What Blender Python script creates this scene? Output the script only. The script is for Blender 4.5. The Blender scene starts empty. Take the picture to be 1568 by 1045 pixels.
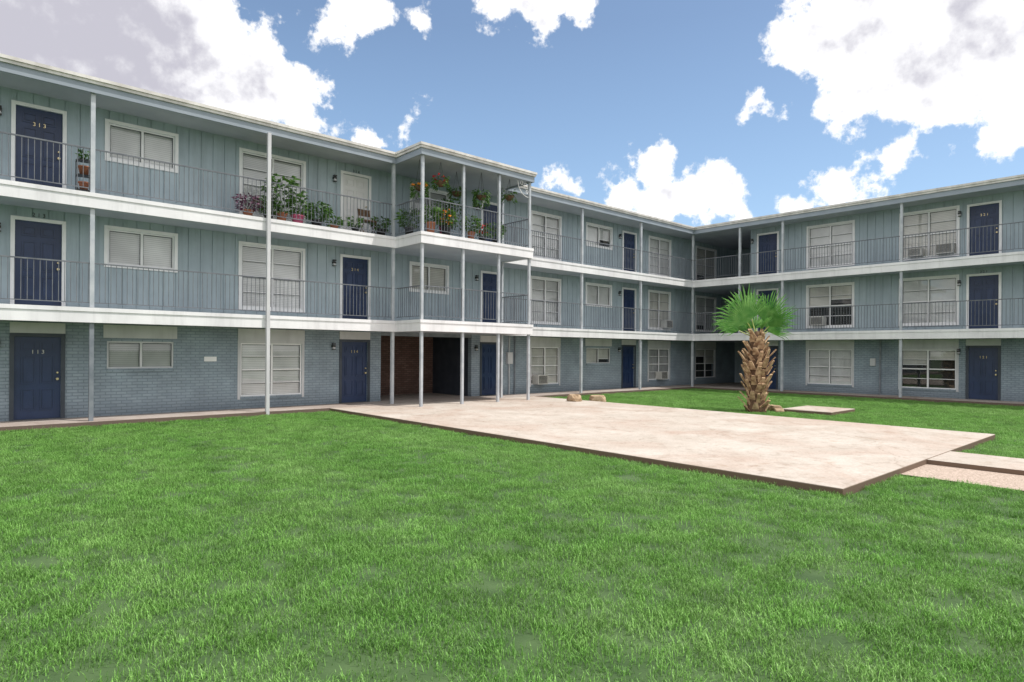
import bpy, math, random
from mathutils import Vector, Matrix, noise as mnoise
random.seed(7)
S=bpy.context.scene
S.view_settings.view_transform='Standard'
S.view_settings.look='None'
S.view_settings.exposure=0

# ------------------------------------------------------------ materials
def new_mat(name):
    m=bpy.data.materials.new(name); m.use_nodes=True
    nt=m.node_tree; b=nt.nodes['Principled BSDF']
    return m,nt,b
def N(nt,t,**k):
    n=nt.nodes.new(t)
    for a,v in k.items(): setattr(n,a,v)
    return n
def streaks(nt,g,src,amount,sx=5,sz=.5,lo=.5,hi=.72):
    """multiply src colour by vertical weather streaks"""
    mp=N(nt,'ShaderNodeMapping'); mp.inputs['Scale'].default_value=(sx,sx,sz); nt.links.new(g.outputs['Position'],mp.inputs['Vector'])
    n=N(nt,'ShaderNodeTexNoise'); n.inputs['Scale'].default_value=1; n.inputs['Detail'].default_value=8; n.inputs['Roughness'].default_value=.65
    nt.links.new(mp.outputs[0],n.inputs['Vector'])
    mr=N(nt,'ShaderNodeMapRange'); mr.inputs[1].default_value=lo; mr.inputs[2].default_value=hi; mr.inputs[3].default_value=1; mr.inputs[4].default_value=1-amount
    nt.links.new(n.outputs['Fac'],mr.inputs[0])
    v=N(nt,'ShaderNodeVectorMath',operation='SCALE'); nt.links.new(src,v.inputs[0]); nt.links.new(mr.outputs[0],v.inputs['Scale'])
    return v.outputs[0]
def noisy(name,c1,c2,scale=3,rough=.7,detail=6,bump=0.0,bscale=60,lo=.35,hi=.65,metal=0,streak=0):
    m,nt,b=new_mat(name)
    g=N(nt,'ShaderNodeNewGeometry')
    n=N(nt,'ShaderNodeTexNoise'); n.inputs['Scale'].default_value=scale; n.inputs['Detail'].default_value=detail
    nt.links.new(g.outputs['Position'],n.inputs['Vector'])
    r=N(nt,'ShaderNodeValToRGB'); r.color_ramp.elements[0].position=lo; r.color_ramp.elements[1].position=hi
    r.color_ramp.elements[0].color=(*c1,1); r.color_ramp.elements[1].color=(*c2,1)
    nt.links.new(n.outputs['Fac'],r.inputs['Fac']); c=r.outputs['Color']
    if streak: c=streaks(nt,g,c,streak)
    nt.links.new(c,b.inputs['Base Color'])
    b.inputs['Roughness'].default_value=rough; b.inputs['Metallic'].default_value=metal
    if bump>0:
        n2=N(nt,'ShaderNodeTexNoise'); n2.inputs['Scale'].default_value=bscale; n2.inputs['Detail'].default_value=4
        nt.links.new(g.outputs['Position'],n2.inputs['Vector'])
        bp=N(nt,'ShaderNodeBump'); bp.inputs['Strength'].default_value=bump; bp.inputs['Distance'].default_value=.01
        nt.links.new(n2.outputs['Fac'],bp.inputs['Height']); nt.links.new(bp.outputs['Normal'],b.inputs['Normal'])
    return m

def siding_mat(name,c):
    m,nt,b=new_mat(name)
    g=N(nt,'ShaderNodeNewGeometry')
    # each board takes the paint a little differently
    sp=N(nt,'ShaderNodeSeparateXYZ'); nt.links.new(g.outputs['Position'],sp.inputs[0])
    ad=N(nt,'ShaderNodeMath',operation='ADD'); nt.links.new(sp.outputs[0],ad.inputs[0]); nt.links.new(sp.outputs[1],ad.inputs[1])
    dv=N(nt,'ShaderNodeMath',operation='DIVIDE'); nt.links.new(ad.outputs[0],dv.inputs[0]); dv.inputs[1].default_value=.305
    fl=N(nt,'ShaderNodeMath',operation='FLOOR'); nt.links.new(dv.outputs[0],fl.inputs[0])
    wn=N(nt,'ShaderNodeTexWhiteNoise',noise_dimensions='1D'); nt.links.new(fl.outputs[0],wn.inputs['W'])
    n1=N(nt,'ShaderNodeTexNoise'); n1.inputs['Scale'].default_value=.7; n1.inputs['Detail'].default_value=7; n1.inputs['Roughness'].default_value=.6
    nt.links.new(g.outputs['Position'],n1.inputs['Vector'])
    mm=N(nt,'ShaderNodeMath',operation='MULTIPLY_ADD'); nt.links.new(wn.outputs['Value'],mm.inputs[0]); mm.inputs[1].default_value=.10; nt.links.new(n1.outputs['Fac'],mm.inputs[2])
    r=N(nt,'ShaderNodeValToRGB'); r.color_ramp.elements[0].position=.38; r.color_ramp.elements[1].position=.72
    r.color_ramp.elements[0].color=(c[0]*.86,c[1]*.86,c[2]*.87,1); r.color_ramp.elements[1].color=(c[0]*1.12,c[1]*1.11,c[2]*1.09,1)
    nt.links.new(mm.outputs[0],r.inputs['Fac'])
    cc=streaks(nt,g,r.outputs[0],.20,7,.45)
    nt.links.new(cc,b.inputs['Base Color'])
    b.inputs['Roughness'].default_value=.6
    bp=N(nt,'ShaderNodeBump'); bp.inputs['Strength'].default_value=.35; bp.inputs['Distance'].default_value=.006
    mp2=N(nt,'ShaderNodeMapping'); mp2.inputs['Scale'].default_value=(60,60,3)
    nt.links.new(g.outputs['Position'],mp2.inputs['Vector'])
    n2=N(nt,'ShaderNodeTexNoise'); n2.inputs['Scale'].default_value=1; nt.links.new(mp2.outputs['Vector'],n2.inputs['Vector'])
    nt.links.new(n2.outputs['Fac'],bp.inputs['Height']); nt.links.new(bp.outputs['Normal'],b.inputs['Normal'])
    return m

def brick_mat(name,c1,c2,mort,bw=.23,rh=.078,ms=.011,bump=.7,dirt=.3):
    m,nt,b=new_mat(name)
    g=N(nt,'ShaderNodeNewGeometry'); sp=N(nt,'ShaderNodeSeparateXYZ'); nt.links.new(g.outputs['Position'],sp.inputs[0])
    ad=N(nt,'ShaderNodeMath',operation='ADD'); nt.links.new(sp.outputs[0],ad.inputs[0]); nt.links.new(sp.outputs[1],ad.inputs[1])
    cb=N(nt,'ShaderNodeCombineXYZ'); nt.links.new(ad.outputs[0],cb.inputs[0]); nt.links.new(sp.outputs[2],cb.inputs[1])
    br=N(nt,'ShaderNodeTexBrick'); br.inputs['Scale'].default_value=1
    br.inputs['Brick Width'].default_value=bw; br.inputs['Row Height'].default_value=rh; br.inputs['Mortar Size'].default_value=ms
    br.inputs['Mortar Smooth'].default_value=.3; br.inputs['Bias'].default_value=0
    br.inputs['Color1'].default_value=(*c1,1); br.inputs['Color2'].default_value=(*c2,1); br.inputs['Mortar'].default_value=(*mort,1)
    nt.links.new(cb.outputs[0],br.inputs['Vector'])
    n=N(nt,'ShaderNodeTexNoise'); n.inputs['Scale'].default_value=1.3; n.inputs['Detail'].default_value=8; n.inputs['Roughness'].default_value=.62
    nt.links.new(g.outputs['Position'],n.inputs['Vector'])
    mr=N(nt,'ShaderNodeMapRange'); mr.inputs[1].default_value=.3; mr.inputs[2].default_value=.7; mr.inputs[3].default_value=.78; mr.inputs[4].default_value=1.17
    nt.links.new(n.outputs['Fac'],mr.inputs[0])
    # splash dirt near the ground
    dz=N(nt,'ShaderNodeMath',operation='MULTIPLY_ADD'); nt.links.new(n.outputs['Fac'],dz.inputs[0]); dz.inputs[1].default_value=-.5; nt.links.new(sp.outputs[2],dz.inputs[2])
    dr=N(nt,'ShaderNodeMapRange'); dr.inputs[1].default_value=-.15; dr.inputs[2].default_value=.25; dr.inputs[3].default_value=1-dirt; dr.inputs[4].default_value=1
    nt.links.new(dz.outputs[0],dr.inputs[0])
    ml=N(nt,'ShaderNodeMath',operation='MULTIPLY'); nt.links.new(mr.outputs[0],ml.inputs[0]); nt.links.new(dr.outputs[0],ml.inputs[1])
    mx=N(nt,'ShaderNodeVectorMath',operation='SCALE'); nt.links.new(br.outputs['Color'],mx.inputs[0]); nt.links.new(ml.outputs[0],mx.inputs['Scale'])
    nt.links.new(mx.outputs[0],b.inputs['Base Color'])
    bp=N(nt,'ShaderNodeBump',invert=True); bp.inputs['Strength'].default_value=bump; bp.inputs['Distance'].default_value=.01
    nt.links.new(br.outputs['Fac'],bp.inputs['Height']); nt.links.new(bp.outputs['Normal'],b.inputs['Normal'])
    b.inputs['Roughness'].default_value=.75
    return m

M={}
M['siding']=siding_mat('blue_grey_siding',(.365,.440,.490))
M['brick']=brick_mat('painted_brick',(.265,.325,.380),(.30,.36,.415),(.20,.25,.295))
M['brown_brick']=brick_mat('brown_brick',(.13,.065,.05),(.19,.11,.085),(.07,.05,.04))
M['white']=noisy('white_paint',(.80,.79,.80),(.88,.87,.88),2.5,.5)
M['fascia_white']=noisy('white_fascia_paint',(.74,.73,.75),(.86,.85,.87),1.2,.5,streak=.14)
M['eave']=noisy('eave_blue_paint',(.26,.30,.35),(.31,.35,.40),1.5,.6)
M['soffit']=noisy('soffit_paint',(.38,.41,.46),(.45,.48,.52),1.2,.7)
M['trimtop']=noisy('roof_edge_metal',(.56,.53,.50),(.74,.71,.68),3,.5,streak=.2)
M['roof']=noisy('roof_gravel',(.25,.24,.22),(.4,.38,.35),6,.9)
M['navy']=noisy('navy_door_paint',(.010,.026,.078),(.018,.038,.105),2,.38)
M['whitedoor']=noisy('white_door_paint',(.72,.70,.70),(.79,.77,.77),2,.5)
M['darktrim_sash_shade']=noisy('dark_trim_and_sash_shade',(.03,.04,.055),(.05,.06,.08),3,.5)
M['header']=noisy('header_panel',(.54,.54,.56),(.62,.62,.64),2,.6,streak=.12)
M['rail']=noisy('railing_grey_paint',(.11,.12,.14),(.17,.18,.20),5,.5)
M['post']=noisy('post_grey_paint',(.38,.41,.45),(.51,.53,.56),4,.5)
M['postdark']=noisy('post_dark_paint',(.15,.17,.20),(.22,.24,.27),4,.5)
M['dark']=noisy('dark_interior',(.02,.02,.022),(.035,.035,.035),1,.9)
M['black']=noisy('black_metal',(.015,.015,.015),(.03,.03,.03),4,.4)
M['brass']=noisy('knob_metal',(.5,.42,.25),(.6,.5,.3),4,.3,metal=.8)
M['ac']=noisy('ac_plastic',(.50,.49,.46),(.62,.61,.58),4,.5)
M['terracotta']=noisy('terracotta',(.36,.13,.07),(.46,.18,.10),8,.8)
M['pinkpot']=noisy('pink_glaze',(.45,.07,.15),(.55,.10,.2),8,.4)
M['redflower']=noisy('red_petals',(.6,.02,.03),(.7,.05,.05),20,.6)
M['orangeflower']=noisy('orange_petals',(.8,.22,.02),(.85,.35,.03),20,.6)
M['purpleleaf']=noisy('purple_leaf',(.10,.04,.08),(.18,.08,.13),20,.6)
M['rock']=noisy('sandstone',(.30,.20,.12),(.48,.36,.24),7,.9,bump=.8,bscale=25)
M['gravel']=noisy('pink_gravel',(.30,.23,.18),(.56,.45,.38),45,.95,8,bump=1,bscale=90)

def blind_mat(name,c,period):
    m,nt,b=new_mat(name)
    g=N(nt,'ShaderNodeNewGeometry'); sp=N(nt,'ShaderNodeSeparateXYZ'); nt.links.new(g.outputs['Position'],sp.inputs[0])
    ml=N(nt,'ShaderNodeMath',operation='MULTIPLY'); ml.inputs[1].default_value=2*math.pi/period; nt.links.new(sp.outputs[2],ml.inputs[0])
    sn=N(nt,'ShaderNodeMath',operation='SINE'); nt.links.new(ml.outputs[0],sn.inputs[0])
    n=N(nt,'ShaderNodeTexNoise'); n.inputs['Scale'].default_value=1.1; nt.links.new(g.outputs['Position'],n.inputs['Vector'])
    mr=N(nt,'ShaderNodeMapRange'); mr.inputs[1].default_value=-1; mr.inputs[3].default_value=.75; mr.inputs[4].default_value=1
    nt.links.new(sn.outputs[0],mr.inputs[0])
    mr2=N(nt,'ShaderNodeMapRange'); mr2.inputs[1].default_value=.3; mr2.inputs[2].default_value=.7; mr2.inputs[3].default_value=.72; mr2.inputs[4].default_value=1.05
    nt.links.new(n.outputs['Fac'],mr2.inputs[0])
    mm=N(nt,'ShaderNodeMath',operation='MULTIPLY'); nt.links.new(mr.outputs[0],mm.inputs[0]); nt.links.new(mr2.outputs[0],mm.inputs[1])
    v=N(nt,'ShaderNodeVectorMath',operation='SCALE'); v.inputs[0].default_value=c; nt.links.new(mm.outputs[0],v.inputs['Scale'])
    nt.links.new(v.outputs[0],b.inputs['Base Color']); b.inputs['Roughness'].default_value=.6
    return m
M['blind0']=blind_mat('white_blind',(.90,.89,.90),.05)
M['blind1']=blind_mat('cream_blind',(.83,.80,.76),.06)
M['blind2']=blind_mat('grey_blind',(.58,.58,.59),.05)

def glass_mat():
    m=bpy.data.materials.new('window_glass'); m.use_nodes=True; nt=m.node_tree; nt.nodes.clear()
    o=N(nt,'ShaderNodeOutputMaterial'); mx=N(nt,'ShaderNodeMixShader'); t=N(nt,'ShaderNodeBsdfTransparent'); gl=N(nt,'ShaderNodeBsdfGlossy')
    t.inputs[0].default_value=(.95,.96,.96,1); gl.inputs['Roughness'].default_value=.02
    lw=N(nt,'ShaderNodeLayerWeight'); lw.inputs[0].default_value=.25
    f=N(nt,'ShaderNodeMapRange'); f.inputs[3].default_value=.07; f.inputs[4].default_value=.65; nt.links.new(lw.outputs['Fresnel'],f.inputs[0])
    nt.links.new(f.outputs[0],mx.inputs[0]); nt.links.new(t.outputs[0],mx.inputs[1]); nt.links.new(gl.outputs[0],mx.inputs[2]); nt.links.new(mx.outputs[0],o.inputs[0])
    return m
M['glass']=glass_mat()

def concrete_mat(name,c_lo,c_hi,stain,edge):
    m,nt,b=new_mat(name)
    g=N(nt,'ShaderNodeNewGeometry')
    def noi(sc,d,dist=0,ro=.5):
        n=N(nt,'ShaderNodeTexNoise'); n.inputs['Scale'].default_value=sc; n.inputs['Detail'].default_value=d; n.inputs['Distortion'].default_value=dist; n.inputs['Roughness'].default_value=ro
        nt.links.new(g.outputs['Position'],n.inputs['Vector']); return n
    def ramp(src,a,bb,ca,cb_):
        r=N(nt,'ShaderNodeValToRGB'); r.color_ramp.elements[0].position=a; r.color_ramp.elements[1].position=bb
        r.color_ramp.elements[0].color=(*ca,1); r.color_ramp.elements[1].color=(*cb_,1); nt.links.new(src,r.inputs[0]); return r
    def mulc(a,b_):
        q=N(nt,'ShaderNodeMix',data_type='RGBA',blend_type='MULTIPLY'); q.inputs[0].default_value=1; nt.links.new(a,q.inputs[6]); nt.links.new(b_,q.inputs[7]); return q.outputs[2]
    base=ramp(noi(.9,10,.6,.6).outputs['Fac'],.3,.7,c_lo,c_hi)
    st=ramp(noi(.40,9,1.2,.62).outputs['Fac'],.45,.66,(0,0,0),(.9,.9,.9))
    mx=N(nt,'ShaderNodeMix',data_type='RGBA'); nt.links.new(st.outputs[0],mx.inputs[0]); nt.links.new(base.outputs[0],mx.inputs[6]); mx.inputs[7].default_value=(*stain,1)
    c=mulc(mx.outputs[2],ramp(noi(35,6).outputs['Fac'],.3,.7,(.84,.84,.84),(1.06,1.06,1.06)).outputs[0])
    c=mulc(c,ramp(noi(4,8,.6,.65).outputs['Fac'],.52,.72,(1,1,1),(.74,.70,.66)).outputs[0])
    c=mulc(c,ramp(noi(1.3,8,2.5,.7).outputs['Fac'],.56,.68,(1,1,1),(.84,.78,.72)).outputs[0])
    vo=N(nt,'ShaderNodeTexVoronoi',feature='DISTANCE_TO_EDGE'); vo.inputs['Scale'].default_value=.17
    wn=noi(2.2,5); va=N(nt,'ShaderNodeVectorMath',operation='MULTIPLY_ADD'); nt.links.new(wn.outputs['Color'],va.inputs[0]); va.inputs[1].default_value=(.8,.8,0); nt.links.new(g.outputs['Position'],va.inputs[2])
    nt.links.new(va.outputs[0],vo.inputs['Vector'])
    c=mulc(c,ramp(vo.outputs['Distance'],.0008,.003,(.80,.77,.74),(1,1,1)).outputs[0])
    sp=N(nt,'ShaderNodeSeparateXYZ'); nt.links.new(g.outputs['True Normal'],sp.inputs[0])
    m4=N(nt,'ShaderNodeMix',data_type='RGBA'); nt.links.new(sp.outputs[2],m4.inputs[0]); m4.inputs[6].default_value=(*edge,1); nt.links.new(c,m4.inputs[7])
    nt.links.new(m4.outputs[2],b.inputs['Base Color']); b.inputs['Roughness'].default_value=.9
    bp=N(nt,'ShaderNodeBump'); bp.inputs['Strength'].default_value=.25; bp.inputs['Distance'].default_value=.01
    nt.links.new(noi(60,5).outputs['Fac'],bp.inputs['Height']); nt.links.new(bp.outputs['Normal'],b.inputs['Normal'])
    return m
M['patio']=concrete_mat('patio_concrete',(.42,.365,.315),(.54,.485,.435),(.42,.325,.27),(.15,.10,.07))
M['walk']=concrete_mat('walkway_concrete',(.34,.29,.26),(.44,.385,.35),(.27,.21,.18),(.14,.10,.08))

def leaf_mat(name,c1,c2,trans=.35,scale=3,obj=False):
    m=bpy.data.materials.new(name); m.use_nodes=True; nt=m.node_tree; b=nt.nodes['Principled BSDF']; o=nt.nodes['Material Output']
    g=N(nt,'ShaderNodeNewGeometry'); n=N(nt,'ShaderNodeTexNoise'); n.inputs['Scale'].default_value=scale; n.inputs['Detail'].default_value=5
    nt.links.new(g.outputs['Position'],n.inputs['Vector'])
    r=N(nt,'ShaderNodeValToRGB'); r.color_ramp.elements[0].position=.35; r.color_ramp.elements[1].position=.65
    r.color_ramp.elements[0].color=(*c1,1); r.color_ramp.elements[1].color=(*c2,1); nt.links.new(n.outputs['Fac'],r.inputs[0])
    nt.links.new(r.outputs[0],b.inputs['Base Color']); b.inputs['Roughness'].default_value=.5
    t=N(nt,'ShaderNodeBsdfTranslucent'); nt.links.new(r.outputs[0],t.inputs[0])
    mx=N(nt,'ShaderNodeMixShader'); mx.inputs[0].default_value=trans
    nt.links.new(b.outputs[0],mx.inputs[1]); nt.links.new(t.outputs[0],mx.inputs[2]); nt.links.new(mx.outputs[0],o.inputs[0])
    return m
M['leaf']=leaf_mat('plant_leaf',(.03,.09,.015),(.12,.24,.05),.3,15)
M['palmleaf']=leaf_mat('palm_leaf',(.10,.30,.06),(.25,.48,.14),.4,5)
M['petiole']=noisy('palm_petiole',(.25,.32,.08),(.35,.4,.12),6,.5)
M['boot']=noisy('palm_boot',(.22,.12,.065),(.64,.45,.28),8,.85,bump=.6,bscale=60)
M['bark']=noisy('palm_bark',(.08,.045,.025),(.16,.09,.05),12,.9)

def grass_mat():
    m=bpy.data.materials.new('grass_blades'); m.use_nodes=True; nt=m.node_tree; b=nt.nodes['Principled BSDF']; o=nt.nodes['Material Output']
    g=N(nt,'ShaderNodeNewGeometry')
    def noi(sc,d,ro=.5,vec=None):
        n=N(nt,'ShaderNodeTexNoise'); n.inputs['Scale'].default_value=sc; n.inputs['Detail'].default_value=d; n.inputs['Roughness'].default_value=ro
        nt.links.new(vec if vec else g.outputs['Position'],n.inputs['Vector']); return n
    # broad drifts stretched along a mowing direction + clump-size mottling (2D: height is flattened out)
    fp=N(nt,'ShaderNodeVectorMath',operation='MULTIPLY'); nt.links.new(g.outputs['Position'],fp.inputs[0]); fp.inputs[1].default_value=(1,1,0)
    mp=N(nt,'ShaderNodeMapping'); mp.inputs['Rotation'].default_value=(0,0,.5); mp.inputs['Scale'].default_value=(.9,.28,1); nt.links.new(fp.outputs[0],mp.inputs['Vector'])
    a=noi(.8,5,.6,mp.outputs[0]); c=noi(3.0,9,.78,fp.outputs[0])
    w=N(nt,'ShaderNodeMath',operation='MULTIPLY_ADD'); nt.links.new(c.outputs['Fac'],w.inputs[0]); w.inputs[1].default_value=.5
    h=N(nt,'ShaderNodeMath',operation='MULTIPLY'); nt.links.new(a.outputs['Fac'],h.inputs[0]); h.inputs[1].default_value=.5; nt.links.new(h.outputs[0],w.inputs[2])
    r=N(nt,'ShaderNodeValToRGB'); e=r.color_ramp.elements
    e[0].position=.33; e[0].color=(.125,.300,.055,1); e[1].position=.70; e[1].color=(.31,.50,.17,1)
    x=e.new(.50); x.color=(.19,.385,.085,1)
    nt.links.new(w.outputs[0],r.inputs[0])
    oi=N(nt,'ShaderNodeObjectInfo')
    mr=N(nt,'ShaderNodeMapRange'); mr.inputs[3].default_value=.66; mr.inputs[4].default_value=1.30; nt.links.new(oi.outputs['Random'],mr.inputs[0])
    f=noi(90,1); mf=N(nt,'ShaderNodeMapRange'); mf.inputs[1].default_value=.3; mf.inputs[2].default_value=.7; mf.inputs[3].default_value=.5; mf.inputs[4].default_value=1.45; nt.links.new(f.outputs['Fac'],mf.inputs[0])
    mu=N(nt,'ShaderNodeMath',operation='MULTIPLY'); nt.links.new(mr.outputs[0],mu.inputs[0]); nt.links.new(mf.outputs[0],mu.inputs[1])
    sc=N(nt,'ShaderNodeVectorMath',operation='SCALE'); nt.links.new(r.outputs[0],sc.inputs[0]); nt.links.new(mu.outputs[0],sc.inputs['Scale'])
    nt.links.new(sc.outputs[0],b.inputs['Base Color']); b.inputs['Roughness'].default_value=.5
    b.inputs['Specular IOR Level'].default_value=.35
    t=N(nt,'ShaderNodeBsdfTranslucent'); nt.links.new(sc.outputs[0],t.inputs[0])
    mx=N(nt,'ShaderNodeMixShader'); mx.inputs[0].default_value=.35
    nt.links.new(b.outputs[0],mx.inputs[1]); nt.links.new(t.outputs[0],mx.inputs[2]); nt.links.new(mx.outputs[0],o.inputs[0])
    return m
M['grass']=grass_mat()
M['soil']=noisy('turf_soil',(.035,.075,.02),(.06,.11,.035),3,.95,bump=.5,bscale=40)

# ------------------------------------------------------------ mesh helpers
COL=S.collection
class Batch:
    def __init__(s): s.v=[]; s.f=[]
    def box(s,x0,x1,y0,y1,z0,z1):
        if x1<x0:x0,x1=x1,x0
        if y1<y0:y0,y1=y1,y0
        if z1<z0:z0,z1=z1,z0
        if x1-x0<1e-5 or y1-y0<1e-5 or z1-z0<1e-5: return
        i=len(s.v)
        s.v+=[(x0,y0,z0),(x1,y0,z0),(x1,y1,z0),(x0,y1,z0),(x0,y0,z1),(x1,y0,z1),(x1,y1,z1),(x0,y1,z1)]
        s.f+=[(i,i+3,i+2,i+1),(i+4,i+5,i+6,i+7),(i,i+1,i+5,i+4),(i+1,i+2,i+6,i+5),(i+2,i+3,i+7,i+6),(i+3,i,i+4,i+7)]
    def quad(s,*p):
        i=len(s.v); s.v+=list(p); s.f.append((i,i+1,i+2,i+3))
    def tube(s,p0,p1,r0,r1=None,n=8):
        r1=r0 if r1 is None else r1
        p0=Vector(p0);p1=Vector(p1);d=(p1-p0).normalized()
        a=d.orthogonal().normalized();b=d.cross(a);i=len(s.v)
        for p,r in((p0,r0),(p1,r1)):
            for k in range(n):
                t=2*math.pi*k/n; s.v.append(tuple(p+a*r*math.cos(t)+b*r*math.sin(t)))
        for k in range(n):
            k2=(k+1)%n; s.f.append((i+k,i+k2,i+n+k2,i+n+k))
        s.f.append(tuple(i+k for k in reversed(range(n)))); s.f.append(tuple(i+n+k for k in range(n)))
    def lathe(s,c,prof,n=18):
        i=len(s.v)
        for r,z in prof:
            for k in range(n):
                t=2*math.pi*k/n; s.v.append((c[0]+r*math.cos(t),c[1]+r*math.sin(t),c[2]+z))
        for j in range(len(prof)-1):
            for k in range(n):
                k2=(k+1)%n; s.f.append((i+j*n+k,i+j*n+k2,i+(j+1)*n+k2,i+(j+1)*n+k))
    def leaf(s,o,d,L,W,nrm=None,droop=0):
        o=Vector(o); d=Vector(d).normalized()
        nrm=Vector(nrm) if nrm else Vector((random.uniform(-1,1),random.uniform(-1,1),random.uniform(.2,1)))
        w=d.cross(nrm)
        if w.length<1e-3: w=d.orthogonal()
        w=w.normalized()*W*.5
        m=o+d*L*.5; e=o+d*L+Vector((0,0,-droop*L)); m=m+Vector((0,0,-droop*L*.25))
        i=len(s.v); s.v+=[tuple(o),tuple(m-w),tuple(e),tuple(m+w)]; s.f.append((i,i+1,i+2,i+3))
    def obj(s,name,mat,parent=None,smooth=False):
        me=bpy.data.meshes.new(name); me.from_pydata(s.v,[],s.f); me.update()
        if smooth:
            for p in me.polygons: p.use_smooth=True
        ob=bpy.data.objects.new(name,me); COL.objects.link(ob); me.materials.append(mat)
        if parent: ob.parent=parent
        return ob
def empty(name,loc=(0,0,0)):
    e=bpy.data.objects.new(name,None); COL.objects.link(e); e.location=(0,0,0); e.empty_display_size=.2
    return e

# ------------------------------------------------------------ building
BLD=empty('apartment_building')
YF=17.3; YW=18.5; XF=27.7; XW=28.9
BX0,BX1,BY=10.6,15.25,15.87
XMIN=-14; YMIN=-14
B={k:Batch() for k in ['siding','brick','brown_brick','white','fascia_white','eave','soffit','trimtop','roof','navy','whitedoor','darktrim_sash_shade','header','rail','post','postdark','dark','black','brass','glass','blind0','blind1','blind2','walk']}
def wb(k,w,s0,s1,d0,d1,z0,z1):
    if w=='L': B[k].box(s0,s1,YW+d0,YW+d1,z0,z1)
    else: B[k].box(XW+d0,XW+d1,s0,s1,z0,z1)
FL=[0.1,2.72,5.37]
WZ=[(0,2.55),(2.55,5.2),(5.2,7.80)]
def piece(w,a,b,z0,z1,fl):
    if b-a<1e-4 or z1-z0<1e-4: return
    if fl==0: wb('brick',w,a,b,0,.2,z0,z1); return
    wb('siding',w,a,b,.018,.2,z0,z1)
    P=.305; k=math.floor(a/P)
    while k*P<b:
        wb('siding',w,max(a,k*P+.010),min(b,(k+1)*P-.010),0,.018,z0,z1) if min(b,(k+1)*P-.010)>max(a,k*P+.010) else None
        k+=1
def wall(w,smin,smax,fl,ops):
    z0,z1=WZ[fl]; prev=smin
    for a,b,zb,zt in sorted(ops):
        piece(w,prev,a,z0,z1,fl); piece(w,a,b,z0,zb,fl); piece(w,a,b,zt,z1,fl); prev=b
    piece(w,prev,smax,z0,z1,fl)
T=.08
def window(w,a,b,zb,zt,kind,fl,style=None):
    ia,ib,izb,izt=a+T,b-T,zb+T,zt-T
    tk='white' if fl>0 else 'header'
    td=-.03 if fl>0 else -.012
    if fl>0 or kind=='tall':
        wb(tk,w,a,ia,td,-.001,zb,zt); wb(tk,w,ib,b,td,-.001,zb,zt)
        wb(tk,w,ia,ib,td,-.001,izt,zt)
    if fl>0: wb(tk,w,ia,ib,td-.015,-.001,zb,izb)
    else: wb('brick',w,ia,ib,-.03,-.001,zb,izb)
    f=.04; mid=(ia+ib)/2; sk='white' if (fl>0 or kind=='tall') else 'header'
    wb(sk,w,ia,ia+f,.02,.07,izb,izt); wb(sk,w,ib-f,ib,.02,.07,izb,izt)
    wb(sk,w,ia+f,ib-f,.02,.07,izt-f,izt); wb(sk,w,ia+f,ib-f,.02,.07,izb,izb+f)
    wb(sk,w,mid-.03,mid+.03,.018,.068,izb+f,izt-f)
    # dark strips drawn in as sash shadow lines around each glass half
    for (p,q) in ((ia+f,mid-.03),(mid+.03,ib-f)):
        wb('darktrim_sash_shade',w,p,p+.014,.044,.051,izb+f,izt-f); wb('darktrim_sash_shade',w,q-.014,q,.044,.051,izb+f,izt-f); wb('darktrim_sash_shade',w,p+.014,q-.014,.044,.051,izt-f-.016,izt-f)
    if kind=='tall':
        nb=3
        for i in range(1,nb+1):
            z=izb+(izt-izb)*i/(nb+1); h=.022 if i==2 else .011
            for (p,q) in ((ia+f+.014,mid-.044),(mid+.044,ib-f-.014)):
                wb(sk,w,p,q,.03,.062,z-h,z+h); wb('darktrim_sash_shade',w,p,q,.044,.051,z-h-.014,z-h)  # dark strip under each bar paints in its shadow
    if w=='L': B['glass'].quad((ia+f,YW+.053,izb+f),(ib-f,YW+.053,izb+f),(ib-f,YW+.053,izt-f),(ia+f,YW+.053,izt-f))
    else: B['glass'].quad((XW+.053,ib-f,izb+f),(XW+.053,ia+f,izb+f),(XW+.053,ia+f,izt-f),(XW+.053,ib-f,izt-f))
    st=style if style is not None else random.choice([0,0,0,1,1,2])
    for (p,q) in ((ia,mid-.004),(mid+.004,ib)):
        zz=izb
        if random.random()<.22 and style is None: zz=izb+(izt-izb)*random.uniform(.1,.4)
        if style=='dark': zz=izb+(izt-izb)*random.uniform(.45,.8)
        k='blind%d'%(st if isinstance(st,int) else 1)
        wb(k,w,p,q,.085+random.uniform(0,.02),.12,zz,izt)
        if zz>izb+.05: wb('white',w,p,q,.08,.125,zz-.03,zz-.001)
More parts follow.
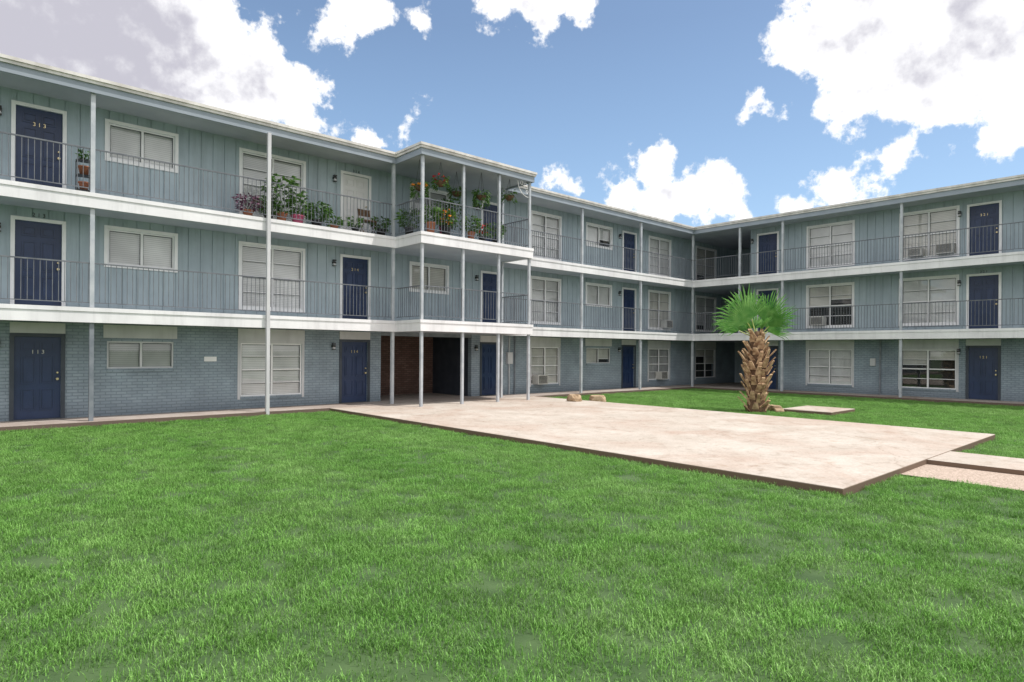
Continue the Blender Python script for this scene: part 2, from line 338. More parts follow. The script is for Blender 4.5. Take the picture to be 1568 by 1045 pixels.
def door(w,a,b,z,h,fl,col='navy'):
    ia,ib=a+T,b-T; zt=z+h; izt=zt-T
    tk='white' if fl>0 else 'darktrim_sash_shade'
    wb(tk,w,a,ia,-.03,-.001,z,zt); wb(tk,w,ib,b,-.03,-.001,z,zt); wb(tk,w,ia,ib,-.03,-.001,izt,zt)
    wb(col,w,ia,ib,.05,.09,z+.02,izt)
    wb('darktrim_sash_shade',w,ia,ib,-.01,.09,z-.01,z+.02)
    H=izt-z; W=ib-ia; pw=W*.31
    rows=[(.10,.36),(.42,.76),(.82,.93)]
    for c in (ia+W*.30,ia+W*.70):
        for r0,r1 in rows:
            z0=z+.02+H*r0; z1=z+.02+H*r1
            wb(col,w,c-pw/2,c+pw/2,.034,.05,z0,z0+.025); wb(col,w,c-pw/2,c+pw/2,.034,.05,z1-.025,z1)
            wb(col,w,c-pw/2,c-pw/2+.025,.034,.05,z0+.025,z1-.025); wb(col,w,c+pw/2-.025,c+pw/2,.034,.05,z0+.025,z1-.025)
            wb(col,w,c-pw/2+.05,c+pw/2-.05,.034,.05,z0+.05,z1-.05)
    s=ib-.07 if w=='L' else ia+.07
    for zz,r in ((.95,.03),(1.1,.022)):
        p0=(s,YW+.05,z+zz) if w=='L' else (XW+.05,s,z+zz)
        p1=(s,YW-.02,z+zz) if w=='L' else (XW-.02,s,z+zz)
        B['brass'].tube(p0,p1,r)
    ls=a-.22 if w=='L' else b+.22
    wb('black',w,ls-.05,ls+.05,-.10,-.001,z+1.78,z+1.84); wb('black',w,ls-.045,ls+.045,-.12,-.02,z+1.86,z+1.90)
    wb('header',w,ls-.035,ls+.035,-.10,-.03,z+1.72,z+1.78); wb('black',w,ls-.05,ls+.05,-.115,-.02,z+1.70,z+1.72)

LW=[('tall',-13.4,-11.4),('door',-10,-8.95),('small',-8.1,-6.4),('tall',-4.9,-2.95),('door',-1.8,-.75),
    ('door',1.12,2.17),('small',2.95,4.62),('tall',6.19,8.15),('door',9.30,10.38),('small',11.88,13.55),('door',15.03,16.08),
    ('tall',17.62,19.41),('small',20.99,22.8),('door',23.55,24.62),('tall',25.6,27.5),('tall',29.8,31.9)]
RW=[('door',13.55,14.62),('tall',10.25,12.28),('tall',6.51,8.56),('door',5.21,6.28),('small',2.2,3.9),('tall',-1.2,.8),('door',-3.4,-2.35),('small',-6.6,-4.9),('tall',-10,-8)]
STY={('L',0,6):2,('L',1,6):0,('L',2,6):0,('L',0,7):0,('L',1,7):0,('L',2,7):0,('L',2,11):0,('L',1,11):0,('L',1,9):1,('L',1,14):1,('L',2,14):0,('R',0,2):'dark',('R',1,1):'dark',('R',2,1):0,('R',0,1):0,('R',2,2):1,('R',1,2):0,('L',0,15):'dark',('L',0,14):2}
for w,items,smin,smax in (('L',LW,XMIN,34.0),('R',RW,YMIN,14.95)):
    for fl in range(3):
        ops=[]
        for i,(k,a,b) in enumerate(items):
            z=FL[fl]; g=(fl==0)
            if w=='L' and g and i==9: continue
            if k=='door':
                h=2.03 if g else 2.11
                ops.append((a+T,b-T,z-.1 if g else z,z+h-T))
                door(w,a,b,z,h,fl,'whitedoor' if (w=='L' and fl==2 and i==8) else 'navy')
                if g: wb('header',w,a,b,-.025,-.001,z+h+.002,2.38)
            else:
                zb,zt=(z+1.10,z+(1.95 if g else 2.14)) if k=='small' else (z+(.26 if g else .20),z+(1.95 if g else 2.14))
                ops.append((a+T,b-T,zb+T,zt-T))
                window(w,a,b,zb,zt,k,fl,STY.get((w,fl,i)))
                if g: wb('header',w,a,b,-.025,-.001,zt+.002,2.38)
        if w=='L' and fl==0: ops.append((10.79,14.62,0,2.40))
        wall(w,smin,smax,fl,ops)
# bodies behind the walls; dark colour stands in for the rooms' shade
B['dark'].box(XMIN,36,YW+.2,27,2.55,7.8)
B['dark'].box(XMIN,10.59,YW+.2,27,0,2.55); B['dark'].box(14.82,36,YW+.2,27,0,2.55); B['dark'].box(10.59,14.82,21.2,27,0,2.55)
B['dark'].box(XW+.2,36,YMIN,14.75,0,7.8)
B['siding'].box(XW+.2,34,14.75,14.95,0,7.8)
B['siding'].box(34,34.2,14.75,YW+.2,0,7.8)
B['navy'].box(33.94,33.98,15.2,16.2,.1,2.1)
# breezeway interior
B['brown_brick'].box(10.79,14.62,21,21.2,0,2.5)
B['brick'].box(10.59,10.79,YW+.2,21.2,0,2.55); B['darktrim_sash_shade'].box(14.62,14.82,YW+.2,21.2,0,2.55)
B['darktrim_sash_shade'].box(10.79,14.62,YW+.2,21,2.42,2.5)
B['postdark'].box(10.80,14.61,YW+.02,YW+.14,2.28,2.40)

def band(k,off,th,z0,z1):
    b=B[k]; yf=YF-off; xl=BX0-off; xr=BX1+off; yb=BY-off; xf=XF-off
    b.box(XMIN,xl,yf,yf+th,z0,z1); b.box(xl,xl+th,yb,yf+th,z0,z1); b.box(xl+th,xr-th,yb,yb+th,z0,z1)
    b.box(xr-th,xr,yb,yf+th,z0,z1); b.box(xr,xf,yf,yf+th,z0,z1); b.box(xf,xf+th,YMIN,yf+th,z0,z1)
def fill(k,off,th,z0,z1,gap=.002):
    b=B[k]; yf=YF-off+th; xl=BX0-off+th; xr=BX1+off-th; yb=BY-off+th; xf=XF-off+th
    b.box(XMIN,xf,yf,YW-gap,z0,z1); b.box(xl,xr,yb,yf,z0,z1); b.box(xf,XW-gap,YMIN,YW-gap,z0,z1); b.box(XW-gap,33.99,14.96,YW-gap,z0,z1)
for z in (2.38,5.03):
    band('fascia_white',0,.04,z,z+.25); band('fascia_white',.018,.05,z+.252,z+.345)
    fill('soffit',0,.05,z+.03,z+.335)
# roof
band('eave',.02,.05,7.68,7.87); band('trimtop',.06,.09,7.872,7.945); band('trimtop',.09,.12,7.947,8.02)
fill('soffit',.02,.05,7.74,7.80)
fill('roof',.02,.06,7.875,7.93,-.3)
B['roof'].box(XMIN,36,YW-.1,27,7.81,7.96); B['roof'].box(XW-.1,36,YMIN,YW,7.83,7.97)
# posts
def post(x,y,z0,z1,k='post',r=.045): B[k].box(x-r,x+r,y-r,y+r,z0,z1)
spans=[(0,2.40),(2.735,5.05),(5.385,7.74)]
for i,x in enumerate([-13.4,-9.4,-5.4,-1.45,2.54,10.56,19.5,23.5]):
    for z0,z1 in spans: post(x,YF+.10,z0,z1,'postdark' if x==2.54 and z0==0 else 'post')
post(6.55,YF-.085,0,7.68,'header',.045)
for x,y in ((BX0+.1,BY+.1),(12.25,BY+.1),(13.75,BY+.1),(BX1-.1,BY+.1),(BX1-.1,YF+.1)):
    for z0,z1 in spans: post(x,y,z0,z1,'post',.04)
for y in (17.3,12.86,8.16,3.5,-1.2,-5.9,-10.6):
    for z0,z1 in spans: post(XF+.10,y+ (.1 if y>17 else 0),z0,z1)
for z0,z1 in spans[1:]: post(XF+.10,14.9,z0,z1)
# scroll brackets at bay corner
for sx in (0,):
    for k in range(12):
        t=k/11*math.pi/2
        q=(BX1-.15-.5*math.sin(t),BY+.1,7.15+.5*(1-math.cos(t)))
        if k: B['white'].tube(pv,q,.014,n=5)
        pv=q
    for c,r in (((BX1-.28,7.52),.10),((BX1-.48,7.6),.06),((BX1-.22,7.33),.05)):
        for k in range(13):
            t=k/12*2*math.pi; q=(c[0]+r*math.cos(t),BY+.1,c[1]+r*math.sin(t))
            if k: B['white'].tube(pv,q,.010,n=5)
            pv=q
# rails
def rail(x0,y0,x1,y1,z,sx=0.112):
    al=abs(x1-x0)>abs(y1-y0); L=abs(x1-x0) if al else abs(y1-y0)
    def bx(a,b,h,z0,z1):
        if al: B['rail'].box(x0+a,x0+b,y0-h,y0+h,z0,z1)
        else: B['rail'].box(x0-h,x0+h,y0+a,y0+b,z0,z1)
    bx(0,L,.016,z+1.0,z+1.03); bx(0,L,.011,z+.09,z+.11)
    n=int(L/sx)
    for i in range(1,n):
        s=i*L/n; bx(s-.0065,s+.0065,.0065,z+.11,z+1.0)
for z in (2.74,5.39):
    rail(XMIN,YF+.1,BX0+.05,YF+.1,z); rail(BX0+.1,BY+.14,BX0+.1,YF+.08,z); rail(BX0+.14,BY+.1,BX1-.14,BY+.1,z)
    rail(BX1-.1,BY+.14,BX1-.1,YF+.06,z); rail(BX1-.05,YF+.1,XF+.08,YF+.1,z); rail(XF+.1,YMIN,XF+.1,YF+.05,z)
# conduits, meter box, small sign
wb('post','L',16.45,16.50,-.06,-.01,.1,2.38); wb('postdark','L',16.75,16.80,-.06,-.01,.1,2.38); wb('header','L',16.35,16.6,-.12,-.01,1.3,1.75)
wb('white','L',5.3,5.62,-.02,-.001,1.45,1.58)
wb('postdark','R',9.2,9.26,-.06,-.002,.1,2.38)
wb('header','R',9.4,9.6,-.08,-.002,1.3,1.6)
# ground walkways along the wings
B['walk'].box(XMIN,33.9,YF-.12,YW-.002,-.1,.1); B['walk'].box(XF-.12,XW-.002,YMIN,YF-.125,-.1,.1)
B['walk'].box(10.8,14.61,YW-.002,20.99,-.1,.098); B['walk'].box(XW+.001,33.9,14.96,YF-.121,-.1,.097)
PN=dict(siding='siding_walls',brick='brick_walls',brown_brick='breezeway_brick_wall',white='window_and_door_trim',fascia_white='balcony_fascia',eave='roof_eave',soffit='balcony_slabs',trimtop='roof_edge',roof='roof',navy='doors',whitedoor='white_door',darktrim_sash_shade='door_frames_and_sash_shade',header='header_panels',rail='balcony_railings',post='posts',postdark='dark_posts',dark='interior_mass',black='wall_lamps',brass='door_knobs',glass='window_glass',blind0='white_blinds',blind1='cream_blinds',blind2='grey_blinds',walk='ground_floor_walkway')
for k,b in B.items(): b.obj(PN[k],M[k],BLD)
# door numbers
def number(txt,w,s,z,d=-.005,size=.13,mat='brass'):
    cu=bpy.data.curves.new('door_number_text','FONT'); cu.body=txt; cu.size=size; cu.align_x='CENTER'; cu.extrude=.004; cu.space_character=1.5
    o=bpy.data.objects.new('door_number',cu); COL.objects.link(o); o.parent=BLD; cu.materials.append(M[mat])
    if w=='L': o.location=(s,YW+d,z); o.rotation_euler=(math.pi/2,0,0)
    else: o.location=(XW+d,s,z); o.rotation_euler=(math.pi/2,0,-math.pi/2)
number('313','L',1.645,FL[2]+1.62,.026); number('213','L',1.645,FL[1]+2.14,-.01,.13,'black'); number('113','L',1.645,FL[0]+1.55,.026,.13,'ac')
number('314','L',9.84,FL[2]+2.13,-.01,.12,'black'); number('214','L',9.84,FL[1]+1.62,.026); number('114','L',9.84,FL[0]+1.6,.026)
number('321','R',5.745,FL[2]+1.62,.026); number('221','R',5.745,FL[1]+2.14,-.01,.12,'black'); number('121','R',5.745,FL[0]+1.55,.026)

# ------------------------------------------------------------ ground surfaces
g=Batch(); R=600
g.v=[(-R,-R,-.02),(R,-R,-.02),(R,R,-.02),(-R,R,-.02)]; g.f=[(0,1,2,3)]
g.obj('ground',M['soil'])
p=Batch(); 
p.box(8.35,16.6,3.08,YF-.122,-.1,.1)
patio=p.obj('concrete_patio',M['patio'])
bv=patio.modifiers.new('b','BEVEL'); bv.width=.012; bv.segments=2
p=Batch(); p.box(11.8,13.15,-14,3.078,-.1,.085); p.obj('concrete_path',M['patio'])
p=Batch(); p.v=[(10.35,-14,.012),(11.8,-14,.012),(11.8,3.08,.012),(10.5,3.08,.012)]; p.f=[(0,1,2,3)]; p.obj('gravel_strip',M['gravel'])
p=Batch(); p.box(18.9,20.7,7.3,8.75,-.1,.11); o=p.obj('concrete_pad',M['patio']); o.modifiers.new('b','BEVEL').width=.015

# grass tufts
tc=bpy.data.collections.new('grass_tufts')
for ti in range(6):
    b=Batch(); rr=random.Random(ti+50)
    for i in range(80):
        a=rr.uniform(0,6.283); r=.17*math.sqrt(rr.random())*rr.uniform(.5,1.2); x,y=r*math.cos(a),r*math.sin(a)
        h=rr.uniform(.018,.048)*(1.35 if rr.random()<.1 else 1); wd=rr.uniform(.004,.0065); la=rr.uniform(0,6.283); ln=h*rr.uniform(.2,1.2)
        dx,dy=math.cos(la),math.sin(la); wx,wy=-dy*wd/2,dx*wd/2
        i0=len(b.v)
        mx_,my_=x+dx*ln*.35,y+dy*ln*.35
        b.v+=[(x-wx,y-wy,-.01),(x+wx,y+wy,-.01),(mx_+wx*.8,my_+wy*.8,h*.6),(mx_-wx*.8,my_-wy*.8,h*.6),(x+dx*ln,y+dy*ln,h)]
        b.f+=[(i0,i0+1,i0+2,i0+3),(i0+3,i0+2,i0+4)]
    me=bpy.data.meshes.new('tuft'); me.from_pydata(b.v,[],b.f); me.materials.append(M['grass'])
    tc.objects.link(bpy.data.objects.new('tuft_%d'%ti,me))
lb=Batch()
for (x0,x1,y0,y1) in [(-5,8.33,0,17.12),(8.33,10.42,-2,3.06),(13.18,27.5,-4,3.06),(16.63,27.5,3.06,17.12),(0,8.33,-3,0)]:
    i=len(lb.v); lb.v+=[(x0,y0,-.004),(x1,y0,-.004),(x1,y1,-.004),(x0,y1,-.004)]; lb.f.append((i,i+1,i+2,i+3))
lawn=lb.obj('lawn_grass',M['soil'])
ng=bpy.data.node_groups.new('scatter','GeometryNodeTree')
ng.interface.new_socket('Geometry',in_out='INPUT',socket_type='NodeSocketGeometry'); ng.interface.new_socket('Geometry',in_out='OUTPUT',socket_type='NodeSocketGeometry')
gi=ng.nodes.new('NodeGroupInput'); go=ng.nodes.new('NodeGroupOutput')
dp=ng.nodes.new('GeometryNodeDistributePointsOnFaces'); dp.inputs['Density'].default_value=60
ci=ng.nodes.new('GeometryNodeCollectionInfo'); ci.inputs['Collection'].default_value=tc; ci.inputs['Separate Children'].default_value=True; ci.inputs['Reset Children'].default_value=True
ip=ng.nodes.new('GeometryNodeInstanceOnPoints'); ip.inputs['Pick Instance'].default_value=True
rv=ng.nodes.new('FunctionNodeRandomValue'); rv.data_type='FLOAT_VECTOR'; rv.inputs[0].default_value=(-.12,-.12,0); rv.inputs[1].default_value=(.12,.12,6.283)
rs=ng.nodes.new('FunctionNodeRandomValue'); rs.data_type='FLOAT'; rs.inputs[2].default_value=.7; rs.inputs[3].default_value=1.3
jn=ng.nodes.new('GeometryNodeJoinGeometry')
nl=ng.links.new
nl(gi.outputs[0],dp.inputs['Mesh']); nl(dp.outputs['Points'],ip.inputs['Points']); nl(ci.outputs[0],ip.inputs['Instance'])
nl(rv.outputs[0],ip.inputs['Rotation']); nl(rs.outputs[1],ip.inputs['Scale'])
nl(ip.outputs[0],jn.inputs[0]); nl(gi.outputs[0],jn.inputs[0]); nl(jn.outputs[0],go.inputs[0])
md=lawn.modifiers.new('scatter','NODES'); md.node_group=ng

# ------------------------------------------------------------ rocks
def rock(x,y,z,sx,sy,sz,seed,name='rock'):
    import bmesh
    bm=bmesh.new(); bmesh.ops.create_icosphere(bm,subdivisions=3,radius=1)
    for v in bm.verts:
        n=mnoise.noise(v.co*1.1+Vector((seed*7,0,0)))*.35+mnoise.noise(v.co*3+Vector((seed*3,1,0)))*.12
        c=v.co*(1+n); c=Vector((max(-.8,min(.8,c.x)),max(-.8,min(.8,c.y)),max(-.6,min(.7,c.z))))
        v.co=Vector((c.x*sx,c.y*sy,c.z*sz))
    me=bpy.data.meshes.new(name); bm.to_mesh(me); bm.free(); me.materials.append(M['rock'])
    o=bpy.data.objects.new(name,me); COL.objects.link(o); o.location=(x,y,z); o.rotation_euler=(0,0,seed)
rock(16.0,14.6,.2,.30,.24,.18,1.3); rock(17.0,14.4,.12,.36,.25,.22,2.6); rock(19.0,9.0,.08,.26,.2,.16,4.1); rock(18.75,8.75,.05,.16,.13,.10,5.5)

# ------------------------------------------------------------ palm
PALM=empty('palm_tree'); px,py=18.3,9.24
tb=Batch(); tb.lathe((px,py,0),[(.30,-.05),(.27,.15),(.24,.4),(.27,.9),(.27,1.4),(.22,1.9),(.15,2.3),(.05,2.45)],20); tb.obj('trunk',M['bark'],PALM,True)
bb=Batch(); rr=random.Random(5)
def rad(z):
    P=[(0,.30),(.3,.22),(.9,.28),(1.4,.30),(1.9,.21),(2.5,.12)]
    for (a,ra),(b_,rb) in zip(P,P[1:]):
        if z<=b_: return ra+(rb-ra)*(z-a)/(b_-a)
    return .1
for i in range(105):
    z=.02+i/105*2.25; a=i*2.39996+rr.uniform(-.3,.3); r=rad(z)
    out=Vector((math.cos(a),math.sin(a),0)); side=Vector((-math.sin(a),math.cos(a),0))
    L=rr.uniform(.18,.34)*(1.2 if .6<z<1.7 else 1); W=rr.uniform(.13,.22); tl=rr.uniform(.3,.95)
    base=Vector((px,py,z))+out*(r-.03); tip=base+Vector((0,0,L))+out*L*tl+side*rr.uniform(-.12,.12)
    th=.035; i0=len(bb.v)
    bb.v+=[tuple(base-side*W/2),tuple(base+side*W/2),tuple(base+side*W/2+out*th),tuple(base-side*W/2+out*th),
           tuple(tip-side*W*.26),tuple(tip+side*W*.26),tuple(tip+side*W*.26+out*th*.7-Vector((0,0,.02))),tuple(tip-side*W*.26+out*th*.7-Vector((0,0,.02)))]
    bb.f+=[(i0,i0+3,i0+2,i0+1),(i0+4,i0+5,i0+6,i0+7),(i0,i0+1,i0+5,i0+4),(i0+1,i0+2,i0+6,i0+5),(i0+2,i0+3,i0+7,i0+6),(i0+3,i0,i0+4,i0+7)]
bb.obj('leaf_bases',M['boot'],PALM)
fb=Batch(); pt=Batch()
rgt=Vector((.743,-.669,0)); fwd_=Vector((.669,.743,0))
def fan(side,fwd,up,plen,rad_,seed,spread=1.25,face=-.8,tiltz=.35,n=24):
    r_=random.Random(seed)
    o=Vector((px,py,2.22)); d=(rgt*side+fwd_*fwd+Vector((0,0,up))).normalized()
    hub=o+d*plen
    pt.tube(o,hub,.024,.015,6)
    nrm=fwd_*face+Vector((r_.uniform(-.3,.3),r_.uniform(-.3,.3),tiltz))
    nrm=(nrm-d*nrm.dot(d)).normalized(); w=d.cross(nrm).normalized()
    for k in range(n):
        t=(k/(n-1)-.5)*2*spread
        dd=(d*math.cos(t)+w*math.sin(t)).normalized(); sd=(w*math.cos(t)-d*math.sin(t))
        L=rad_*(1-.20*(abs(t)/spread)**2)*r_.uniform(.88,1.08)
        hw=spread/n; f=.03; s0=.45
        jit=nrm*r_.uniform(-.05,.05)
        p1=hub+dd*L*s0; a1=p1-sd*L*s0*hw; b1=p1+sd*L*s0*hw; m1=p1-nrm*f
        p2=hub+dd*L*.75+jit+Vector((0,0,-.01)); a2=p2-sd*L*s0*hw*.80; b2=p2+sd*L*s0*hw*.80; m2=p2-nrm*f*.6
        p3=hub+dd*L+jit*2+Vector((0,0,-.14*L*r_.uniform(0,1.5)))+sd*r_.uniform(-.03,.03)
        i0=len(fb.v)
        fb.v+=[tuple(hub),tuple(a1),tuple(m1),tuple(b1),tuple(a2),tuple(m2),tuple(b2),tuple(p3)]
        fb.f+=[(i0,i0+1,i0+2),(i0,i0+2,i0+3),(i0+1,i0+4,i0+5,i0+2),(i0+2,i0+5,i0+6,i0+3),(i0+4,i0+7,i0+5),(i0+5,i0+7,i0+6)]
for j,(s,f,u,pl,ra,sp_,fc,tz) in enumerate([(-.62,-.15,.95,.58,1.22,1.35,-.85,.2),(.46,-.1,1,.55,1.10,1.15,-.85,.2),(-.10,.5,1.1,.70,1.12,1.1,-.8,.3),
     (-1,.2,.48,.58,.88,1.1,-.6,.6),(1,.3,.60,.45,.82,1.1,-.6,.6),(.3,.9,.8,.5,.95,1.1,-.4,.8),(-.5,.9,.6,.5,.9,1.1,-.4,.8),(.15,-.9,1.0,.35,.60,.8,-.5,.6),(.75,-.3,.9,.5,.95,.9,-.7,.4)]):
    fan(s,f,u,pl,ra,j+3,sp_,fc,tz)
fb.obj('fan_leaves',M['palmleaf'],PALM); pt.obj('petioles',M['petiole'],PALM)

# ------------------------------------------------------------ plants
def pot(b,x,y,z,r,h): b.lathe((x,y,z),[(0.001,0),(r*.7,0),(r*.95,h*.85),(r*1.08,h*.86),(r*1.08,h),(r*.92,h),(r*.9,h*.9),(.001,h*.9)])
def potted(x,y,z,r,h,potm,fr,fh,n,leafm='leaf',flow=None,L=.17,name='potted_plant'):
    e=empty(name); b=Batch(); pot(b,x,y,z,r,h); b.obj('pot',M[potm],e,True)
    f=Batch(); fl=Batch(); st=Batch()
    for i in range(n):
        a=random.uniform(0,6.283); q=random.random()**.5; zz=random.random()
        p=Vector((x+fr*q*math.cos(a)*(.4+.6*math.sin(zz*2.8)),y+fr*q*math.sin(a)*(.4+.6*math.sin(zz*2.8)),z+h+zz*fh))
        f.leaf(p,(math.cos(a),math.sin(a),random.uniform(-.3,.9)),L*random.uniform(.6,1.3),L*.38,droop=.3)
        if flow and i%9==0:
            for _ in range(4): fl.leaf(p+Vector((0,0,.03)),(random.uniform(-1,1),random.uniform(-1,1),random.uniform(-.2,1)),.08,.07)
    for i in range(7):
        a=random.uniform(0,6.283); st.tube((x,y,z+h*.9),(x+fr*.6*math.cos(a),y+fr*.6*math.sin(a),z+h+fh*.8),.006,.003,5)
    f.obj('foliage',M[leafm],e); st.obj('stems',M['leaf'],e)
    if flow: fl.obj('flowers',M[flow],e)
F3=5.37
e=empty('plant_stand'); b=Batch()
for dx in(-.14,.14):
    for dy in(-.12,.12): b.box(2.42+dx-.01,2.42+dx+.01,17.75+dy-.01,17.75+dy+.01,F3,F3+.85)
for zz in(.1,.45,.8): b.box(2.27,2.57,17.62,17.88,F3+zz,F3+zz+.02)
b.obj('frame',M['black'],e)
b=Batch(); pot(b,2.42,17.75,F3+.48,.12,.2); pot(b,2.42,17.75,F3+.13,.11,.18); b.obj('pots',M['terracotta'],e,True)
b=Batch()
for i in range(60): b.leaf((2.42+random.uniform(-.12,.12),17.75+random.uniform(-.1,.1),F3+.82+random.uniform(0,.2)),(random.uniform(-1,1),random.uniform(-1,1),.6),.11,.04)
b.obj('foliage',M['leaf'],e)
potted(6.15,17.65,F3,.14,.22,'terracotta',.30,.40,190,'purpleleaf')
potted(6.75,17.75,F3,.13,.22,'black',.26,.4,140,'leaf')
potted(7.1,17.7,F3,.15,.3,'terracotta',.42,1.05,230,'leaf',None,.22)
potted(7.55,17.65,F3,.18,.28,'pinkpot',.26,.7,120,'leaf')
potted(8.15,17.7,F3,.17,.24,'black',.36,.5,330,'leaf')
potted(8.8,17.9,F3,.12,.2,'terracotta',.2,.25,90,'leaf')
potted(9.4,17.7,F3,.12,.2,'black',.2,.3,90,'leaf')
potted(10.3,17.7,F3,.16,.26,'black',.30,.35,160,'leaf')
potted(10.9,17.0,F3,.15,.3,'black',.34,.55,220,'leaf')
potted(11.2,16.25,F3,.15,.4,'terracotta',.30,.5,200,'leaf')
potted(11.75,16.2,F3,.17,.35,'black',.30,.5,220,'leaf','orangeflower')
potted(12.1,16.8,F3,.16,.5,'pinkpot',.34,.8,220,'leaf',None,.2)
potted(12.75,16.2,F3,.13,.3,'terracotta',.26,.5,170,'leaf')
potted(13.3,16.3,F3,.13,.22,'black',.24,.4,130,'leaf','redflower')
potted(13.9,16.3,F3,.13,.22,'black',.24,.5,130,'leaf')
def hanging(x,y,z,flow=None,trail=.35,n=140,drop=.55):
    e=empty('hanging_plant'); b=Batch(); b.lathe((x,y,z),[(.001,0),(.08,.01),(.15,.08),(.17,.15),(.15,.15),(.001,.13)]); b.obj('basket',M['bark'],e,True)
    w=Batch()
    for k in range(3):
        a=k*2.09; w.tube((x+.15*math.cos(a),y+.15*math.sin(a),z+.15),(x,y,7.735),.004,n=4)
    w.obj('wires',M['black'],e); f=Batch(); fl=Batch()
    for i in range(n):
        a=random.uniform(0,6.283); r=.19*random.random()**.5+.05; zz=z+.15+random.uniform(-trail,.18)
        if zz<z+.1: r=.19
        f.leaf((x+r*math.cos(a),y+r*math.sin(a),zz),(math.cos(a),math.sin(a),random.uniform(-.8,.6)),.13,.055,droop=.4)
        if flow and i%8==0:
            for _ in range(4): fl.leaf((x+r*math.cos(a),y+r*math.sin(a),max(zz,z+.12)+.03),(random.uniform(-1,1),random.uniform(-1,1),random.uniform(-.2,1)),.08,.07)
    f.obj('foliage',M['leaf'],e)
    if flow: fl.obj('flowers',M[flow],e)
hanging(10.95,16.5,6.75,'orangeflower'); hanging(11.6,16.3,6.95,'redflower',.15,90); hanging(13.25,16.3,6.8,None,.35,200); hanging(12.6,16.8,6.9,None,1.2,420); hanging(14.5,16.3,7.0,None,.15,70)
# folding chair + small table
e=empty('balcony_chair'); b=Batch(); cx,cy=9.85,17.75
for dx in(-.2,.2):
    b.tube((cx+dx,cy-.2,F3),(cx+dx,cy+.2,F3+.45),.012); b.tube((cx+dx,cy+.2,F3),(cx+dx,cy-.2,F3+.45),.012); b.tube((cx+dx,cy+.18,F3+.45),(cx+dx,cy+.26,F3+.88),.012)
b.box(cx-.22,cx+.22,cy-.2,cy+.2,F3+.44,F3+.465); b.box(cx-.2,cx+.2,cy+.22,cy+.24,F3+.65,F3+.86); b.obj('frame',M['bark'],e)
e=empty('balcony_table'); b=Batch(); b.lathe((14.5,16.9,F3),[(.001,.68),(.3,.68),(.3,.71),(.001,.71)]); b.tube((14.5,16.9,F3),(14.5,16.9,F3+.69),.02); b.lathe((14.5,16.9,F3),[(.18,0),(.18,.02),(.001,.03)]); b.obj('table',M['black'],e)

# ------------------------------------------------------------ AC units
def ac(w,s,z,wd=.56,h=.38):
    e=empty('window_air_conditioner'); b=Batch(); k=Batch()
    def bx(bt,s0,s1,d0,d1,z0,z1):
        if w=='L': bt.box(s0,s1,YW+d0,YW+d1,z0,z1)
        else: bt.box(XW+d0,XW+d1,s0,s1,z0,z1)
    bx(b,s-wd/2,s+wd/2,-.28,.05,z,z+h)
    for (a0,a1) in ((s-wd/2,s-wd/2+.03),(s+wd/2-.03,s+wd/2)): bx(b,a0,a1,-.31,-.281,z,z+h)
    bx(b,s-wd/2+.03,s+wd/2-.03,-.31,-.281,z,z+.03); bx(b,s-wd/2+.03,s+wd/2-.03,-.31,-.281,z+h-.03,z+h)
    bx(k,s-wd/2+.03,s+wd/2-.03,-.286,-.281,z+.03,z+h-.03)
    for i in range(9):
        zz=z+.05+i*(h-.1)/8; bx(b,s-wd/2+.03,s+wd/2-.03,-.305,-.29,zz-.005,zz+.005)
    b.obj('case',M['ac'],e); k.obj('grille_shadow',M['black'],e)
ac('R',6.95,FL[2]+.32); ac('R',7.95,FL[2]+.32,.5,.3); ac('R',11.7,FL[1]+.32); ac('L',18.1,FL[0]+.36); ac('L',26.6,FL[0]+.36); ac('L',27.0,FL[1]+.3)

# ------------------------------------------------------------ light
sd=Vector((.55,-.80,0)).normalized(); el=math.radians(66)
sv=Vector((sd.x*math.cos(el),sd.y*math.cos(el),math.sin(el)))
sl=bpy.data.lights.new('sun','SUN'); sl.energy=4.1; sl.angle=math.radians(.5); sl.color=(1,.955,.89)
so=bpy.data.objects.new('sun',sl); COL.objects.link(so); so.rotation_euler=sv.to_track_quat('Z','Y').to_euler(); so.location=(0,0,30)

W=bpy.data.worlds.new('World'); S.world=W; W.use_nodes=True; nt=W.node_tree; nt.nodes.clear()
out=N(nt,'ShaderNodeOutputWorld'); bg=N(nt,'ShaderNodeBackground'); bg.inputs[1].default_value=.15
sky=N(nt,'ShaderNodeTexSky'); sky.sky_type='NISHITA'; sky.sun_disc=False; sky.sun_elevation=el; sky.sun_rotation=math.atan2(sd.x,sd.y)
nt.links.new(sky.outputs[0],bg.inputs[0])
cbg=N(nt,'ShaderNodeBackground'); cbg.inputs[1].default_value=1.0
hbg=N(nt,'ShaderNodeBackground'); hbg.inputs[0].default_value=(.55,.95,1.45,1)
mixh=N(nt,'ShaderNodeMixShader'); nt.links.new(bg.outputs[0],mixh.inputs[1]); nt.links.new(hbg.outputs[0],mixh.inputs[2])
mixs=N(nt,'ShaderNodeMixShader'); nt.links.new(mixh.outputs[0],mixs.inputs[1]); nt.links.new(cbg.outputs[0],mixs.inputs[2]); nt.links.new(mixs.outputs[0],out.inputs[0])
tcn=N(nt,'ShaderNodeTexCoord'); nrmz=N(nt,'ShaderNodeVectorMath',operation='NORMALIZE'); nt.links.new(tcn.outputs['Generated'],nrmz.inputs[0])
n1=N(nt,'ShaderNodeTexNoise'); n1.inputs['Scale'].default_value=9; n1.inputs['Detail'].default_value=9; nt.links.new(nrmz.outputs[0],n1.inputs['Vector'])
sb=N(nt,'ShaderNodeVectorMath',operation='SUBTRACT'); nt.links.new(n1.outputs['Color'],sb.inputs[0]); sb.inputs[1].default_value=(.5,.5,.5)
